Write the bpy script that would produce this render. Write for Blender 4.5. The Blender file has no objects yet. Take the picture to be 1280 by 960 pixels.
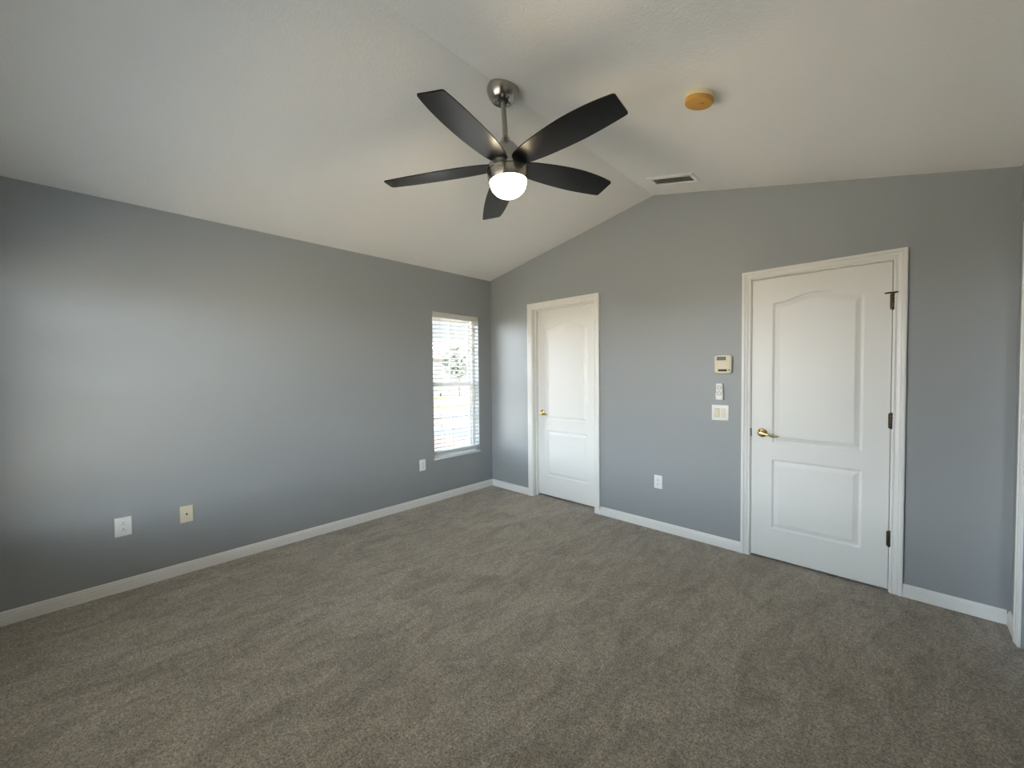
import bpy, bmesh, math, random
from mathutils import Vector, Matrix
random.seed(4)
SC = bpy.context.scene
COL = SC.collection
PI = math.pi

# ------------------------------------------------------------------ camera
cam_d = bpy.data.cameras.new('camera')
cam_d.sensor_width = 36.0
cam_d.lens = 502.35 / 1280 * 36.0
cam_d.clip_start = 0.03
cam_d.clip_end = 400
cam = bpy.data.objects.new('camera', cam_d)
COL.objects.link(cam)
CAM = Vector((3.5908, -3.3852, 1.3842))
yaw, pit, rol = 0.7640, -0.02825, -0.00954
fwd = Vector((-math.sin(yaw) * math.cos(pit), math.cos(yaw) * math.cos(pit), math.sin(pit)))
rgt = Vector((math.cos(yaw), math.sin(yaw), 0))
upv = rgt.cross(fwd)
r2 = rgt * math.cos(rol) + upv * math.sin(rol)
u2 = -rgt * math.sin(rol) + upv * math.cos(rol)
M = Matrix((r2, u2, -fwd)).transposed().to_4x4()
M.translation = CAM
cam.matrix_world = M
SC.camera = cam

# ------------------------------------------------------------------ view, world, sun
SC.view_settings.view_transform = 'Standard'
SC.view_settings.look = 'None'
SC.view_settings.gamma = 1
SC.view_settings.use_curve_mapping = False
SC.view_settings.exposure = 0.0
SC.cycles.max_bounces = 12
SC.cycles.diffuse_bounces = 8
SC.cycles.sample_clamp_indirect = 6.0
SC.cycles.caustics_reflective = False
SC.cycles.caustics_refractive = False

SKY_STRENGTH = 1.2          # open sky on the left side of the house
REAR_GAIN = 27.0             # sky boost behind the camera, added to brighten the room through the rear window
SUN_STRENGTH = 24.0
LAMP_STRENGTH = 70.0

world = bpy.data.worlds.new('sky')
SC.world = world
world.use_nodes = True
wn, wl = world.node_tree.nodes, world.node_tree.links
wn.clear()
w_out = wn.new('ShaderNodeOutputWorld')
w_bg = wn.new('ShaderNodeBackground')
w_tc = wn.new('ShaderNodeTexCoord')
w_sep = wn.new('ShaderNodeSeparateXYZ')
w_ramp = wn.new('ShaderNodeValToRGB')
w_ramp.color_ramp.elements[0].position = 0.0
w_ramp.color_ramp.elements[0].color = (0.96, 0.98, 1.0, 1)
w_ramp.color_ramp.elements[1].position = 0.75
w_ramp.color_ramp.elements[1].color = (0.50, 0.66, 0.95, 1)
_e = w_ramp.color_ramp.elements.new(0.17)
_e.color = (0.72, 0.87, 1.0, 1)
w_az = wn.new('ShaderNodeMapRange')          # brighter towards -y
w_az.inputs['From Min'].default_value = 0.0
w_az.inputs['From Max'].default_value = -0.5
w_az.inputs['To Min'].default_value = 1.0
w_az.inputs['To Max'].default_value = REAR_GAIN
w_mul = wn.new('ShaderNodeMath')
w_mul.operation = 'MULTIPLY'
w_mul.inputs[1].default_value = SKY_STRENGTH
wl.new(w_tc.outputs['Generated'], w_sep.inputs[0])
wl.new(w_sep.outputs['Z'], w_ramp.inputs[0])
wl.new(w_sep.outputs['Y'], w_az.inputs['Value'])
wl.new(w_az.outputs[0], w_mul.inputs[0])
wl.new(w_ramp.outputs[0], w_bg.inputs['Color'])
wl.new(w_mul.outputs[0], w_bg.inputs['Strength'])
wl.new(w_bg.outputs[0], w_out.inputs[0])

sun_d = bpy.data.lights.new('sun', 'SUN')
sun_d.energy = SUN_STRENGTH
sun_d.angle = math.radians(0.6)
sun_d.color = (1.0, 0.87, 0.66)
sun = bpy.data.objects.new('sun', sun_d)
COL.objects.link(sun)
sun.rotation_euler = Vector((-0.16, -0.16, -0.97)).to_track_quat('-Z', 'Y').to_euler()


def portal(name, loc, direction, sx, sy):
    d = bpy.data.lights.new(name, 'AREA')
    d.shape = 'RECTANGLE'
    d.size, d.size_y = sx, sy
    d.cycles.is_portal = True
    o = bpy.data.objects.new(name, d)
    COL.objects.link(o)
    o.location = loc
    o.rotation_euler = Vector(direction).to_track_quat('-Z', 'Z').to_euler()
    return o


# ------------------------------------------------------------------ helpers
def srgb(r, g, b):
    f = lambda c: ((c / 255 + 0.055) / 1.055) ** 2.4 if c > 10 else c / 255 / 12.92
    return (f(r), f(g), f(b), 1)


def mat(name, col, rough=0.5, metal=0.0, spec=0.5, bump=None, emit=None, aniso=None):
    """bump = list of (noise scale, strength, distance, stretch xyz)"""
    m = bpy.data.materials.new(name)
    m.use_nodes = True
    n, l = m.node_tree.nodes, m.node_tree.links
    b = n['Principled BSDF']
    b.inputs['Base Color'].default_value = col
    b.inputs['Roughness'].default_value = rough
    b.inputs['Metallic'].default_value = metal
    b.inputs['Specular IOR Level'].default_value = spec
    if emit:
        b.inputs['Emission Color'].default_value = emit[0]
        b.inputs['Emission Strength'].default_value = emit[1]
    if aniso:
        tg = n.new('ShaderNodeTangent')
        tg.direction_type = 'RADIAL'
        tg.axis = 'Z'
        b.inputs['Anisotropic'].default_value = aniso
        b.inputs['Anisotropic Rotation'].default_value = 0.25
        l.new(tg.outputs[0], b.inputs['Tangent'])
    if bump:
        tc = n.new('ShaderNodeTexCoord')
        prev = None
        for sc, st, dist, stretch in bump:
            mp = n.new('ShaderNodeMapping')
            mp.inputs['Scale'].default_value = stretch
            nz = n.new('ShaderNodeTexNoise')
            nz.inputs['Scale'].default_value = sc
            nz.inputs['Detail'].default_value = 3
            bp = n.new('ShaderNodeBump')
            bp.inputs['Strength'].default_value = st
            bp.inputs['Distance'].default_value = dist
            l.new(tc.outputs['Object'], mp.inputs[0])
            l.new(mp.outputs[0], nz.inputs['Vector'])
            l.new(nz.outputs['Fac'], bp.inputs['Height'])
            if prev:
                l.new(prev.outputs[0], bp.inputs['Normal'])
            prev = bp
        l.new(prev.outputs[0], b.inputs['Normal'])
    return m


def link(name, bm, material, parent=None, smooth=False, angle=None, loc=None):
    """one bmesh -> ONE mesh object"""
    me = bpy.data.meshes.new(name)
    bmesh.ops.recalc_face_normals(bm, faces=bm.faces)
    if smooth or angle is not None:
        for f in bm.faces:
            f.smooth = True
        if angle is not None:
            for e in bm.edges:
                if len(e.link_faces) == 2 and e.calc_face_angle(0) > angle:
                    e.smooth = False
    bm.to_mesh(me)
    bm.free()
    mats = material if isinstance(material, (list, tuple)) else [material]
    for mm in mats:
        me.materials.append(mm)
    o = bpy.data.objects.new(name, me)
    COL.objects.link(o)
    if loc is not None:
        o.location = loc
    if parent is not None:
        o.parent = parent
    return o


def thing(name, label, cat, loc=(0, 0, 0), kind=None, group=None):
    o = bpy.data.objects.new(name, None)
    COL.objects.link(o)
    o.location = loc
    return tag(o, label, cat, kind, group)


def tag(o, label, cat, kind=None, group=None):
    o['label'] = label
    o['category'] = cat
    if kind:
        o['kind'] = kind
    if group:
        o['group'] = group
    return o


def copy_tree(o, parent=None):
    c = o.copy()
    COL.objects.link(c)
    c.parent = parent
    for ch in list(o.children):
        copy_tree(ch, c)
    return c


def NB():
    return bmesh.new()


def box(bm, x0, x1, y0, y1, z0, z1, bevel=0.0, mi=0, seg=2):
    vs = [bm.verts.new(p) for p in ((x0, y0, z0), (x1, y0, z0), (x1, y1, z0), (x0, y1, z0),
                                    (x0, y0, z1), (x1, y0, z1), (x1, y1, z1), (x0, y1, z1))]
    fs = [bm.faces.new([vs[i] for i in q]) for q in
          ((0, 3, 2, 1), (4, 5, 6, 7), (0, 1, 5, 4), (1, 2, 6, 5), (2, 3, 7, 6), (3, 0, 4, 7))]
    if bevel:
        es = list({e for f in fs for e in f.edges})
        r = bmesh.ops.bevel(bm, geom=es, offset=bevel, segments=seg, affect='EDGES', profile=0.5)
        fs = [f for f in r['faces'] if f.is_valid] + [f for f in fs if f.is_valid]
    for f in fs:
        f.material_index = mi
    return fs


def prism(bm, pts, direction, mi=0):
    """closed polygon pts (3D) swept along direction"""
    d = Vector(direction)
    a = [bm.verts.new(p) for p in pts]
    b = [bm.verts.new(Vector(p) + d) for p in pts]
    n = len(pts)
    fs = [bm.faces.new(a[::-1]), bm.faces.new(b)]
    for i in range(n):
        fs.append(bm.faces.new((a[i], a[(i + 1) % n], b[(i + 1) % n], b[i])))
    for f in fs:
        f.material_index = mi
    return fs


def lathe(bm, prof, seg=48, M=None, mi=0):
    """prof = [(r, z)] about z; r = 0 closes to a point"""
    M = M or Matrix()
    rings = []
    for r, z in prof:
        if r < 1e-6:
            rings.append([bm.verts.new(M @ Vector((0, 0, z)))])
        else:
            rings.append([bm.verts.new(M @ Vector((r * math.cos(2 * PI * k / seg), r * math.sin(2 * PI * k / seg), z))) for k in range(seg)])
    for A, B in zip(rings, rings[1:]):
        for k in range(seg):
            k2 = (k + 1) % seg
            if len(A) == 1 and len(B) == 1:
                continue
            if len(A) == 1:
                f = bm.faces.new((A[0], B[k], B[k2]))
            elif len(B) == 1:
                f = bm.faces.new((A[k], B[0], A[k2]))
            else:
                f = bm.faces.new((A[k], B[k], B[k2], A[k2]))
            f.material_index = mi


def tube(bm, path, radii, seg=14, squash=1.0, mi=0):
    """round bar along a path, radius per point, closed ends"""
    path = [Vector(p) for p in path]
    if not hasattr(radii, '__len__'):
        radii = [radii] * len(path)
    rings = []
    nrm = None
    for i, p in enumerate(path):
        t = (path[min(i + 1, len(path) - 1)] - path[max(i - 1, 0)]).normalized()
        if nrm is None:
            nrm = t.orthogonal().normalized()
            if abs(t.z) < 0.9:
                nrm = (Vector((0, 0, 1)) - t * t.z).normalized()
        else:
            nrm = (nrm - t * nrm.dot(t)).normalized()
        bn = t.cross(nrm)
        rings.append([bm.verts.new(p + (nrm * math.cos(2 * PI * k / seg) + bn * math.sin(2 * PI * k / seg) * squash) * radii[i]) for k in range(seg)])
    for A, B in zip(rings, rings[1:]):
        for k in range(seg):
            f = bm.faces.new((A[k], A[(k + 1) % seg], B[(k + 1) % seg], B[k]))
            f.material_index = mi
    for R in (rings[0][::-1], rings[-1]):
        f = bm.faces.new(R)
        f.material_index = mi


def smoothpath(pts, n=8):
    """Catmull-Rom through pts"""
    P = [Vector(p) for p in pts]
    P = [P[0] * 2 - P[1]] + P + [P[-1] * 2 - P[-2]]
    out = []
    for i in range(1, len(P) - 2):
        for k in range(n):
            t = k / n
            a, b, c, d = P[i - 1], P[i], P[i + 1], P[i + 2]
            out.append(0.5 * ((2 * b) + (c - a) * t + (2 * a - 5 * b + 4 * c - d) * t * t + (3 * b - a - 3 * c + d) * t ** 3))
    out.append(P[-2])
    return out


def rounded_rect(w, h, r, n=5):
    pts = []
    for cx, cy, a0 in ((w / 2 - r, h / 2 - r, 0), (-w / 2 + r, h / 2 - r, 90), (-w / 2 + r, -h / 2 + r, 180), (w / 2 - r, -h / 2 + r, 270)):
        for k in range(n + 1):
            a = math.radians(a0 + 90 * k / n)
            pts.append((cx + r * math.cos(a), cy + r * math.sin(a)))
    return pts


def plate(bm, outlines, mi=0):
    """stack of outlines [(pts2d, depth)] -> solid in local (u, v) plane, growing along +w; closed at both ends"""
    rings = [[bm.verts.new((p[0], p[1], d)) for p in pts] for pts, d in outlines]
    n = len(rings[0])
    fs = []
    for A, B in zip(rings, rings[1:]):
        for k in range(n):
            fs.append(bm.faces.new((A[k], A[(k + 1) % n], B[(k + 1) % n], B[k])))
    fs.append(bm.faces.new(rings[0][::-1]))
    fs.append(bm.faces.new(rings[-1]))
    for f in fs:
        f.material_index = mi


# frames that turn a local (u right, v up, w out of the wall) shape onto a wall
ON_BACK = Matrix(((1, 0, 0, 0), (0, 0, -1, 0), (0, 1, 0, 0), (0, 0, 0, 1)))       # u=+x v=+z w=-y
ON_LEFT = Matrix(((0, 0, 1, 0), (1, 0, 0, 0), (0, 1, 0, 0), (0, 0, 0, 1)))        # u=+y v=+z w=+x


# ------------------------------------------------------------------ materials
WALL_BUMP = [(95, 0.16, 0.0025, (1, 1, 1))]
m_wall = mat('blue_grey_wall_paint', (0.310, 0.328, 0.338, 1), 0.42, spec=0.42, bump=WALL_BUMP)
m_ceil = mat('white_ceiling_paint', (0.89, 0.885, 0.87, 1), 0.85, spec=0.2, bump=[(80, 0.35, 0.004, (1, 1, 1))])
m_trim = mat('white_trim_paint', (0.80, 0.80, 0.785, 1), 0.32, spec=0.45)
m_door = mat('white_door_paint', (0.80, 0.80, 0.78, 1), 0.35, spec=0.45, bump=[(60, 0.12, 0.0015, (1, 1, 0.06)), (14, 0.10, 0.002, (1, 1, 0.12))])
m_plastic = mat('white_plastic', (0.80, 0.81, 0.80, 1), 0.35)
m_almond = mat('almond_plastic', srgb(222, 213, 188), 0.4)
m_ivory = mat('ivory_plastic', srgb(226, 212, 172), 0.42)
m_dark = mat('dark_slot', (0.012, 0.011, 0.010, 1), 0.6)
m_nickel = mat('brushed_nickel', (0.40, 0.375, 0.335, 1), 0.26, metal=1.0, aniso=0.8)
m_blade = mat('black_satin_blade', (0.004, 0.0039, 0.0038, 1), 0.32, spec=0.30)
m_brass = mat('polished_brass', (0.78, 0.60, 0.27, 1), 0.16, metal=1.0)
m_bronze = mat('aged_brass', (0.085, 0.065, 0.036, 1), 0.35, metal=0.85)
m_orange = mat('orange_dust_cover', srgb(205, 150, 62), 0.55)
m_ventdark = mat('duct_shadow', (0.05, 0.048, 0.043, 1), 0.8)
m_blind = mat('white_blind', (0.62, 0.61, 0.58, 1), 0.45)
m_vinyl = mat('white_vinyl', (0.82, 0.82, 0.80, 1), 0.35)
m_cord = mat('blind_cord', (0.60, 0.57, 0.50, 1), 0.7)
m_lcd = mat('lcd_screen', (0.17, 0.168, 0.135, 1), 0.55)
m_grey = mat('grey_print', (0.33, 0.34, 0.34, 1), 0.5)
m_bowl = mat('lit_frosted_glass', (0.9, 0.88, 0.82, 1), 0.3, emit=((1.0, 0.80, 0.52, 1), LAMP_STRENGTH))


def glass_material():
    m = bpy.data.materials.new('window_glass')
    m.use_nodes = True
    n, l = m.node_tree.nodes, m.node_tree.links
    n.clear()
    out = n.new('ShaderNodeOutputMaterial')
    mix = n.new('ShaderNodeMixShader')
    mix.inputs[0].default_value = 0.06
    t = n.new('ShaderNodeBsdfTransparent')
    t.inputs[0].default_value = (0.97, 0.985, 0.98, 1)
    g = n.new('ShaderNodeBsdfGlossy')
    g.inputs['Roughness'].default_value = 0.02
    l.new(t.outputs[0], mix.inputs[1])
    l.new(g.outputs[0], mix.inputs[2])
    l.new(mix.outputs[0], out.inputs[0])
    return m


m_glass = glass_material()


def carpet_material():
    m = bpy.data.materials.new('taupe_carpet')
    m.use_nodes = True
    n, l = m.node_tree.nodes, m.node_tree.links
    b = n['Principled BSDF']
    b.inputs['Roughness'].default_value = 0.95
    b.inputs['Specular IOR Level'].default_value = 0.1
    b.inputs['Sheen Weight'].default_value = 0.25
    b.inputs['Sheen Roughness'].default_value = 0.5
    tc = n.new('ShaderNodeTexCoord')

    def noise(scale, detail, stretch=(1, 1, 1), rot=0, dist=0.0, rough=0.5):
        mp = n.new('ShaderNodeMapping')
        mp.inputs['Scale'].default_value = stretch
        mp.inputs['Rotation'].default_value = (0, 0, rot)
        nz = n.new('ShaderNodeTexNoise')
        nz.inputs['Scale'].default_value = scale
        nz.inputs['Detail'].default_value = detail
        nz.inputs['Roughness'].default_value = rough
        nz.inputs['Distortion'].default_value = dist
        l.new(tc.outputs['Object'], mp.inputs[0])
        l.new(mp.outputs[0], nz.inputs['Vector'])
        return nz

    def ramp(src, p0, p1, c0, c1):
        r = n.new('ShaderNodeValToRGB')
        r.color_ramp.elements[0].position, r.color_ramp.elements[1].position = p0, p1
        r.color_ramp.elements[0].color = (*c0, 1)
        r.color_ramp.elements[1].color = (*c1, 1)
        l.new(src.outputs['Fac'], r.inputs[0])
        return r

    def mul(a, bb):
        x = n.new('ShaderNodeMix')
        x.data_type = 'RGBA'
        x.blend_type = 'MULTIPLY'
        x.inputs[0].default_value = 1
        l.new(a, x.inputs[6])
        l.new(bb, x.inputs[7])
        return x.outputs[2]

    tuft = noise(120, 4, rough=0.75)
    fleck = noise(42, 3, rough=0.65)
    track = noise(9.0, 5, (1.0, 0.42, 1), rot=math.radians(-50), dist=1.0, rough=0.68)   # vacuum tracks and foot marks
    patch = noise(2.6, 3, dist=0.5)
    c1 = ramp(tuft, 0.34, 0.66, (0.135, 0.118, 0.095), (0.62, 0.555, 0.468))
    c2 = ramp(fleck, 0.3, 0.7, (0.72, 0.72, 0.72), (1.2, 1.2, 1.19))
    c3 = ramp(track, 0.34, 0.60, (0.74, 0.73, 0.72), (1.10, 1.10, 1.10))
    c4 = ramp(patch, 0.3, 0.7, (0.92, 0.91, 0.90), (1.06, 1.06, 1.06))
    col = mul(mul(mul(c1.outputs[0], c2.outputs[0]), c3.outputs[0]), c4.outputs[0])
    l.new(col, b.inputs['Base Color'])
    bp0 = n.new('ShaderNodeBump')
    bp0.inputs['Strength'].default_value = 0.5
    bp0.inputs['Distance'].default_value = 0.02
    l.new(track.outputs['Fac'], bp0.inputs['Height'])
    bp1 = n.new('ShaderNodeBump')
    bp1.inputs['Strength'].default_value = 0.9
    bp1.inputs['Distance'].default_value = 0.008
    l.new(tuft.outputs['Fac'], bp1.inputs['Height'])
    l.new(bp0.outputs[0], bp1.inputs['Normal'])
    l.new(bp1.outputs[0], b.inputs['Normal'])
    return m


m_carpet = carpet_material()


def mottled(name, a, b_, scale, rough=0.9):
    m = mat(name, a, rough)
    n, l = m.node_tree.nodes, m.node_tree.links
    tc = n.new('ShaderNodeTexCoord')
    nz = n.new('ShaderNodeTexNoise')
    nz.inputs['Scale'].default_value = scale
    nz.inputs['Detail'].default_value = 4
    r = n.new('ShaderNodeValToRGB')
    r.color_ramp.elements[0].position, r.color_ramp.elements[1].position = 0.3, 0.7
    r.color_ramp.elements[0].color, r.color_ramp.elements[1].color = a, b_
    l.new(tc.outputs['Object'], nz.inputs['Vector'])
    l.new(nz.outputs['Fac'], r.inputs[0])
    l.new(r.outputs[0], n['Principled BSDF'].inputs['Base Color'])
    return m


m_lawn = mottled('dry_lawn', (0.066, 0.062, 0.010, 1), (0.084, 0.076, 0.014, 1), 3)
m_sand = mottled('pale_sand', (0.58, 0.47, 0.32, 1), (0.68, 0.56, 0.40, 1), 1.5)
m_bounce = mottled('bounce_gravel', (0.66, 0.60, 0.50, 1), (0.82, 0.76, 0.65, 1), 30)
m_concrete = mottled('pale_concrete', (0.095, 0.095, 0.095, 1), (0.112, 0.112, 0.112, 1), 2)
m_bluecon = mottled('bluish_concrete', (0.046, 0.060, 0.086, 1), (0.054, 0.068, 0.095, 1), 3)
m_stucco = mottled('cream_stucco', (0.24, 0.235, 0.23, 1), (0.27, 0.265, 0.26, 1), 2)
m_shingle = mottled('grey_shingles', (0.20, 0.195, 0.19, 1), (0.24, 0.235, 0.23, 1), 5)
m_leaf = mottled('pale_foliage', (0.17, 0.18, 0.13, 1), (0.25, 0.26, 0.20, 1), 4)
m_bark = mottled('bark', (0.15, 0.11, 0.08, 1), (0.22, 0.17, 0.13, 1), 8)
m_housedoor = mat('garage_paint', (0.28, 0.28, 0.28, 1), 0.5)
m_housewin = mat('far_window_glass', (0.16, 0.20, 0.25, 1), 0.1)


def paver_material():
    m = mat('pink_brick_pavers', (0.5, 0.3, 0.2, 1), 0.85)
    n, l = m.node_tree.nodes, m.node_tree.links
    tc = n.new('ShaderNodeTexCoord')
    br = n.new('ShaderNodeTexBrick')
    br.inputs['Scale'].default_value = 2.6
    br.inputs['Color1'].default_value = (0.085, 0.055, 0.046, 1)
    br.inputs['Color2'].default_value = (0.088, 0.064, 0.042, 1)
    br.inputs['Mortar'].default_value = (0.075, 0.063, 0.057, 1)
    br.inputs['Mortar Size'].default_value = 0.015
    l.new(tc.outputs['Object'], br.inputs['Vector'])
    l.new(br.outputs['Color'], n['Principled BSDF'].inputs['Base Color'])
    return m


m_paver = paver_material()

# ------------------------------------------------------------------ room dimensions
XR, YR = 4.049, -3.93            # right wall, rear wall
HL, HF, XF, HR = 2.498, 2.898, 2.057, 2.436   # ceiling at the left wall, ridge, ridge x, right wall
SL, SR = (HF - HL) / XF, (HR - HF) / (XR - XF)
WT = 0.12                        # inner wall thickness
EXT = 0.19                       # outer wall thickness


def ceil_z(x):
    return HL + SL * x if x < XF else HF + SR * (x - XF)


def st(o, label, cat):
    return tag(o, label, cat, 'structure')


# floor
bm = NB()
box(bm, -EXT, XR + WT, YR - EXT, WT, -0.12, 0.0)
st(link('floor', bm, m_carpet), 'grey brown cut pile carpet covering the whole room', 'floor')

# ceiling: two slopes meeting at the ridge, one folded slab
bm = NB()
x0, x1 = -EXT, XR + WT
pts = [(x0, YR - EXT, HL + SL * x0), (XF, YR - EXT, HF), (x1, YR - EXT, HF + SR * (x1 - XF)),
       (x1, YR - EXT, HF + SR * (x1 - XF) + 0.15), (XF, YR - EXT, HF + 0.15), (x0, YR - EXT, HL + SL * x0 + 0.15)]
prism(bm, pts, (0, WT - YR + EXT, 0))
st(link('ceiling', bm, m_ceil), 'white textured vaulted ceiling with a ridge running away from the camera', 'ceiling')

# door openings (x left jamb face, x right jamb face, head height)
D1 = (0.667, 1.456, 2.078)
D2 = (2.811, 3.5685, 2.046)
# back wall: gable outline with the two door openings cut out of its lower edge
bm = NB()


def strip_wall(bm, cols):
    """columns (x0, x1, z0 at both sides, top at x0, top at x1) of the gable wall, front and back skins plus reveals"""
    C_ = {}

    def V(x, y, z):
        k = (round(x, 5), y, round(z, 5))
        if k not in C_:
            C_[k] = bm.verts.new((x, y, z))
        return C_[k]
    for i, (xa, xb, z0, ta, tb) in enumerate(cols):
        for y in (0, WT):
            bm.faces.new((V(xa, y, z0), V(xb, y, z0), V(xb, y, tb), V(xa, y, ta)))
        bm.faces.new((V(xa, 0, z0), V(xb, 0, z0), V(xb, WT, z0), V(xa, WT, z0)))
        if i and cols[i - 1][2] != z0:
            za, zb = sorted((cols[i - 1][2], z0))
            bm.faces.new((V(xa, 0, za), V(xa, WT, za), V(xa, WT, zb), V(xa, 0, zb)))


cols = []
edges_x = [0, D1[0] - 0.019, D1[1] + 0.019, XF, D2[0] - 0.019, D2[1] + 0.019, XR]
sills = [0, D1[2] + 0.019, 0, 0, D2[2] + 0.019, 0]
for k in range(6):
    cols.append((edges_x[k], edges_x[k + 1], sills[k], ceil_z(edges_x[k]), ceil_z(edges_x[k + 1])))
strip_wall(bm, cols)
st(link('wall_back', bm, m_wall), 'blue grey gable end wall holding two white doors', 'wall')


def holed_wall(name, label, axis, off, thick, u0, u1, v0, v1, holes):
    """a wall in the (u, z) plane, holes = [(u0, u1, z0, z1)]; axis 'x' means the plane x = off growing to off + thick"""
    bm = NB()
    us = sorted({u0, u1, *[h[0] for h in holes], *[h[1] for h in holes]})
    vs = sorted({v0, v1, *[h[2] for h in holes], *[h[3] for h in holes]})
    inside = lambda a, b: any(h[0] < a < h[1] and h[2] < b < h[3] for h in holes)
    P = {}

    def V(u, v, w):
        k = (round(u, 5), round(v, 5), w)
        if k not in P:
            d = off + w * thick
            P[k] = bm.verts.new((d, u, v) if axis == 'x' else (u, d, v))
        return P[k]
    solid = {}
    for i in range(len(us) - 1):
        for j in range(len(vs) - 1):
            solid[i, j] = not inside((us[i] + us[i + 1]) / 2, (vs[j] + vs[j + 1]) / 2)
    for (i, j), s in solid.items():
        if not s:
            continue
        a, b, c, d = us[i], us[i + 1], vs[j], vs[j + 1]
        for w in (0, 1):
            bm.faces.new((V(a, c, w), V(b, c, w), V(b, d, w), V(a, d, w)))
        for (di, dj), (p, q) in {(-1, 0): ((a, c), (a, d)), (1, 0): ((b, c), (b, d)), (0, -1): ((a, c), (b, c)), (0, 1): ((a, d), (b, d))}.items():
            if not solid.get((i + di, j + dj), False):
                bm.faces.new((V(*p, 0), V(*q, 0), V(*q, 1), V(*p, 1)))
    return st(link(name, bm, m_wall), label, 'wall')


W1 = (-0.859, -0.209, 0.450, 2.049)            # window in the left wall: y0 y1 z0 z1
W2 = (0.40, 2.90, 0.450, 2.049)                # window in the rear wall, behind the camera: x0 x1 z0 z1
RO = (-1.75, -0.247, 0.0, 2.045)               # opening in the right wall: y0 y1
holed_wall('wall_left', 'blue grey side wall with the narrow blind covered window', 'x', -EXT, EXT, YR - EXT, WT, 0, HL, [W1])
holed_wall('wall_right', 'blue grey wall at the right edge of the photo with a white cased opening', 'x', XR, WT, YR - EXT, WT, 0, HR, [RO])
holed_wall('wall_rear', 'blue grey wall behind the camera with a wide window', 'y', YR - EXT, EXT, 0, XR, 0, HL - 0.1, [W2])
bm = NB()
prism(bm, [(0, YR - EXT, HL - 0.1), (XR, YR - EXT, HL - 0.1), (XR, YR - EXT, HR), (XF, YR - EXT, HF), (0, YR - EXT, HL)], (0, EXT, 0))
st(link('wall_rear_gable', bm, m_wall), 'blue grey gable triangle above the rear window', 'wall')


# rooms beyond the doors and the opening: closed shells so that no daylight leaks in
def shell(name, label, x0, x1, y0, y1, z1, open_side):
    bm = NB()
    t = 0.06
    box(bm, x0 - t, x1 + t, y0 - t, y1 + t, -0.12, 0.0)
    box(bm, x0 - t, x1 + t, y0 - t, y1 + t, z1, z1 + t)
    if open_side != 'x0':
        box(bm, x0 - t, x0, y0 - t, y1 + t, 0, z1)
    box(bm, x1, x1 + t, y0 - t, y1 + t, 0, z1)
    if open_side != 'y0':
        box(bm, x0, x1, y0 - t, y0, 0, z1)
    if open_side == 'x0':
        box(bm, x0, x1, y0 - t, y0, 0, z1)
    box(bm, x0, x1, y1, y1 + t, 0, z1)
    return st(link(name, bm, m_wall), label, 'wall')


shell('wall_hallway', 'painted hallway walls behind the closed doors', -0.1, XR, WT + 0.06, 1.3, 2.44, 'y0')
shell('wall_closet', 'painted closet walls beyond the right hand opening', XR + WT + 0.06, XR + 1.0, -1.95, -0.05, 2.40, 'x0')

# ------------------------------------------------------------------ trim
BASE = [(0, 0), (0.0135, 0), (0.0135, 0.040), (0.0118, 0.0435), (0.0118, 0.0475), (0.0132, 0.050), (0.0120, 0.057), (0.0085, 0.0615), (0.0085, 0.0655), (0.0070, 0.0715), (0.0030, 0.0768), (0, 0.0772)]


def baseboard(name, label, axis, a, b, off, sign):
    """axis 'x': runs along x on the wall y = off; sign: direction into the room"""
    bm = NB()
    if axis == 'x':
        prism(bm, [(a, off + sign * t, z) for t, z in BASE], (b - a, 0, 0))
    else:
        prism(bm, [(off + sign * t, a, z) for t, z in BASE], (0, b - a, 0))
    return st(link(name, bm, m_trim), label, 'baseboard')


C_W = 0.060
baseboard('baseboard_left', 'white baseboard along the foot of the left wall', 'y', YR, 0.0, 0.0, 1)
baseboard('baseboard_back', 'short white baseboard between the corner and the narrow recessed door', 'x', 0.0136, D1[0] - 0.005 - C_W, 0.0, -1)
baseboard('baseboard_back', 'white baseboard between the two doors, below the outlet', 'x', D1[1] + 0.005 + C_W, D2[0] - 0.004 - C_W, 0.0, -1)
baseboard('baseboard_back', 'white baseboard between the hinged door and the right corner', 'x', D2[1] + 0.004 + C_W, XR - 0.0136, 0.0, -1)
baseboard('baseboard_right', 'very short white baseboard at the right corner beside the cased opening', 'y', -0.188, 0.0, XR, -1)
baseboard('baseboard_right', 'white baseboard on the right wall beside the camera', 'y', YR, RO[0] - 0.06, XR, -1)
baseboard('baseboard_rear', 'white baseboard under the rear window', 'x', 0.0136, XR - 0.0136, YR, 1)

CASE = [(0, 0), (0, 0.0095), (0.004, 0.0115), (0.009, 0.0115), (0.0125, 0.0090), (0.0165, 0.0090), (0.020, 0.0125), (0.032, 0.0145),
        (0.037, 0.0135), (0.041, 0.0175), (0.053, 0.0180), (0.0575, 0.0165), (0.060, 0.0130), (0.060, 0)]


def casing_bm(x0, x1, zt, place):
    """mitred colonial casing round three sides; place(u along wall, v out of wall, z) -> point"""
    bm = NB()
    rows = []
    for u, v in CASE:
        rows.append([bm.verts.new(place(*q)) for q in ((x0 - u, v, 0.0), (x0 - u, v, zt + u), (x1 + u, v, zt + u), (x1 + u, v, 0.0))])
    n = len(rows)
    for i in range(n):
        A, B = rows[i], rows[(i + 1) % n]
        for k in range(3):
            bm.faces.new((A[k], A[k + 1], B[k + 1], B[k]))
    bm.faces.new([r[0] for r in rows])
    bm.faces.new([r[3] for r in rows][::-1])
    return bm


o = link('trim_1', casing_bm(RO[0], RO[1], RO[3], lambda u, v, z: (XR - v, u, z)), m_trim)
st(o, 'white casing around the opening at the right edge of the photo', 'trim')


# ------------------------------------------------------------------ doors
def smoothstep(t):
    t = max(0.0, min(1.0, t))
    return t * t * (3 - 2 * t)


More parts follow.
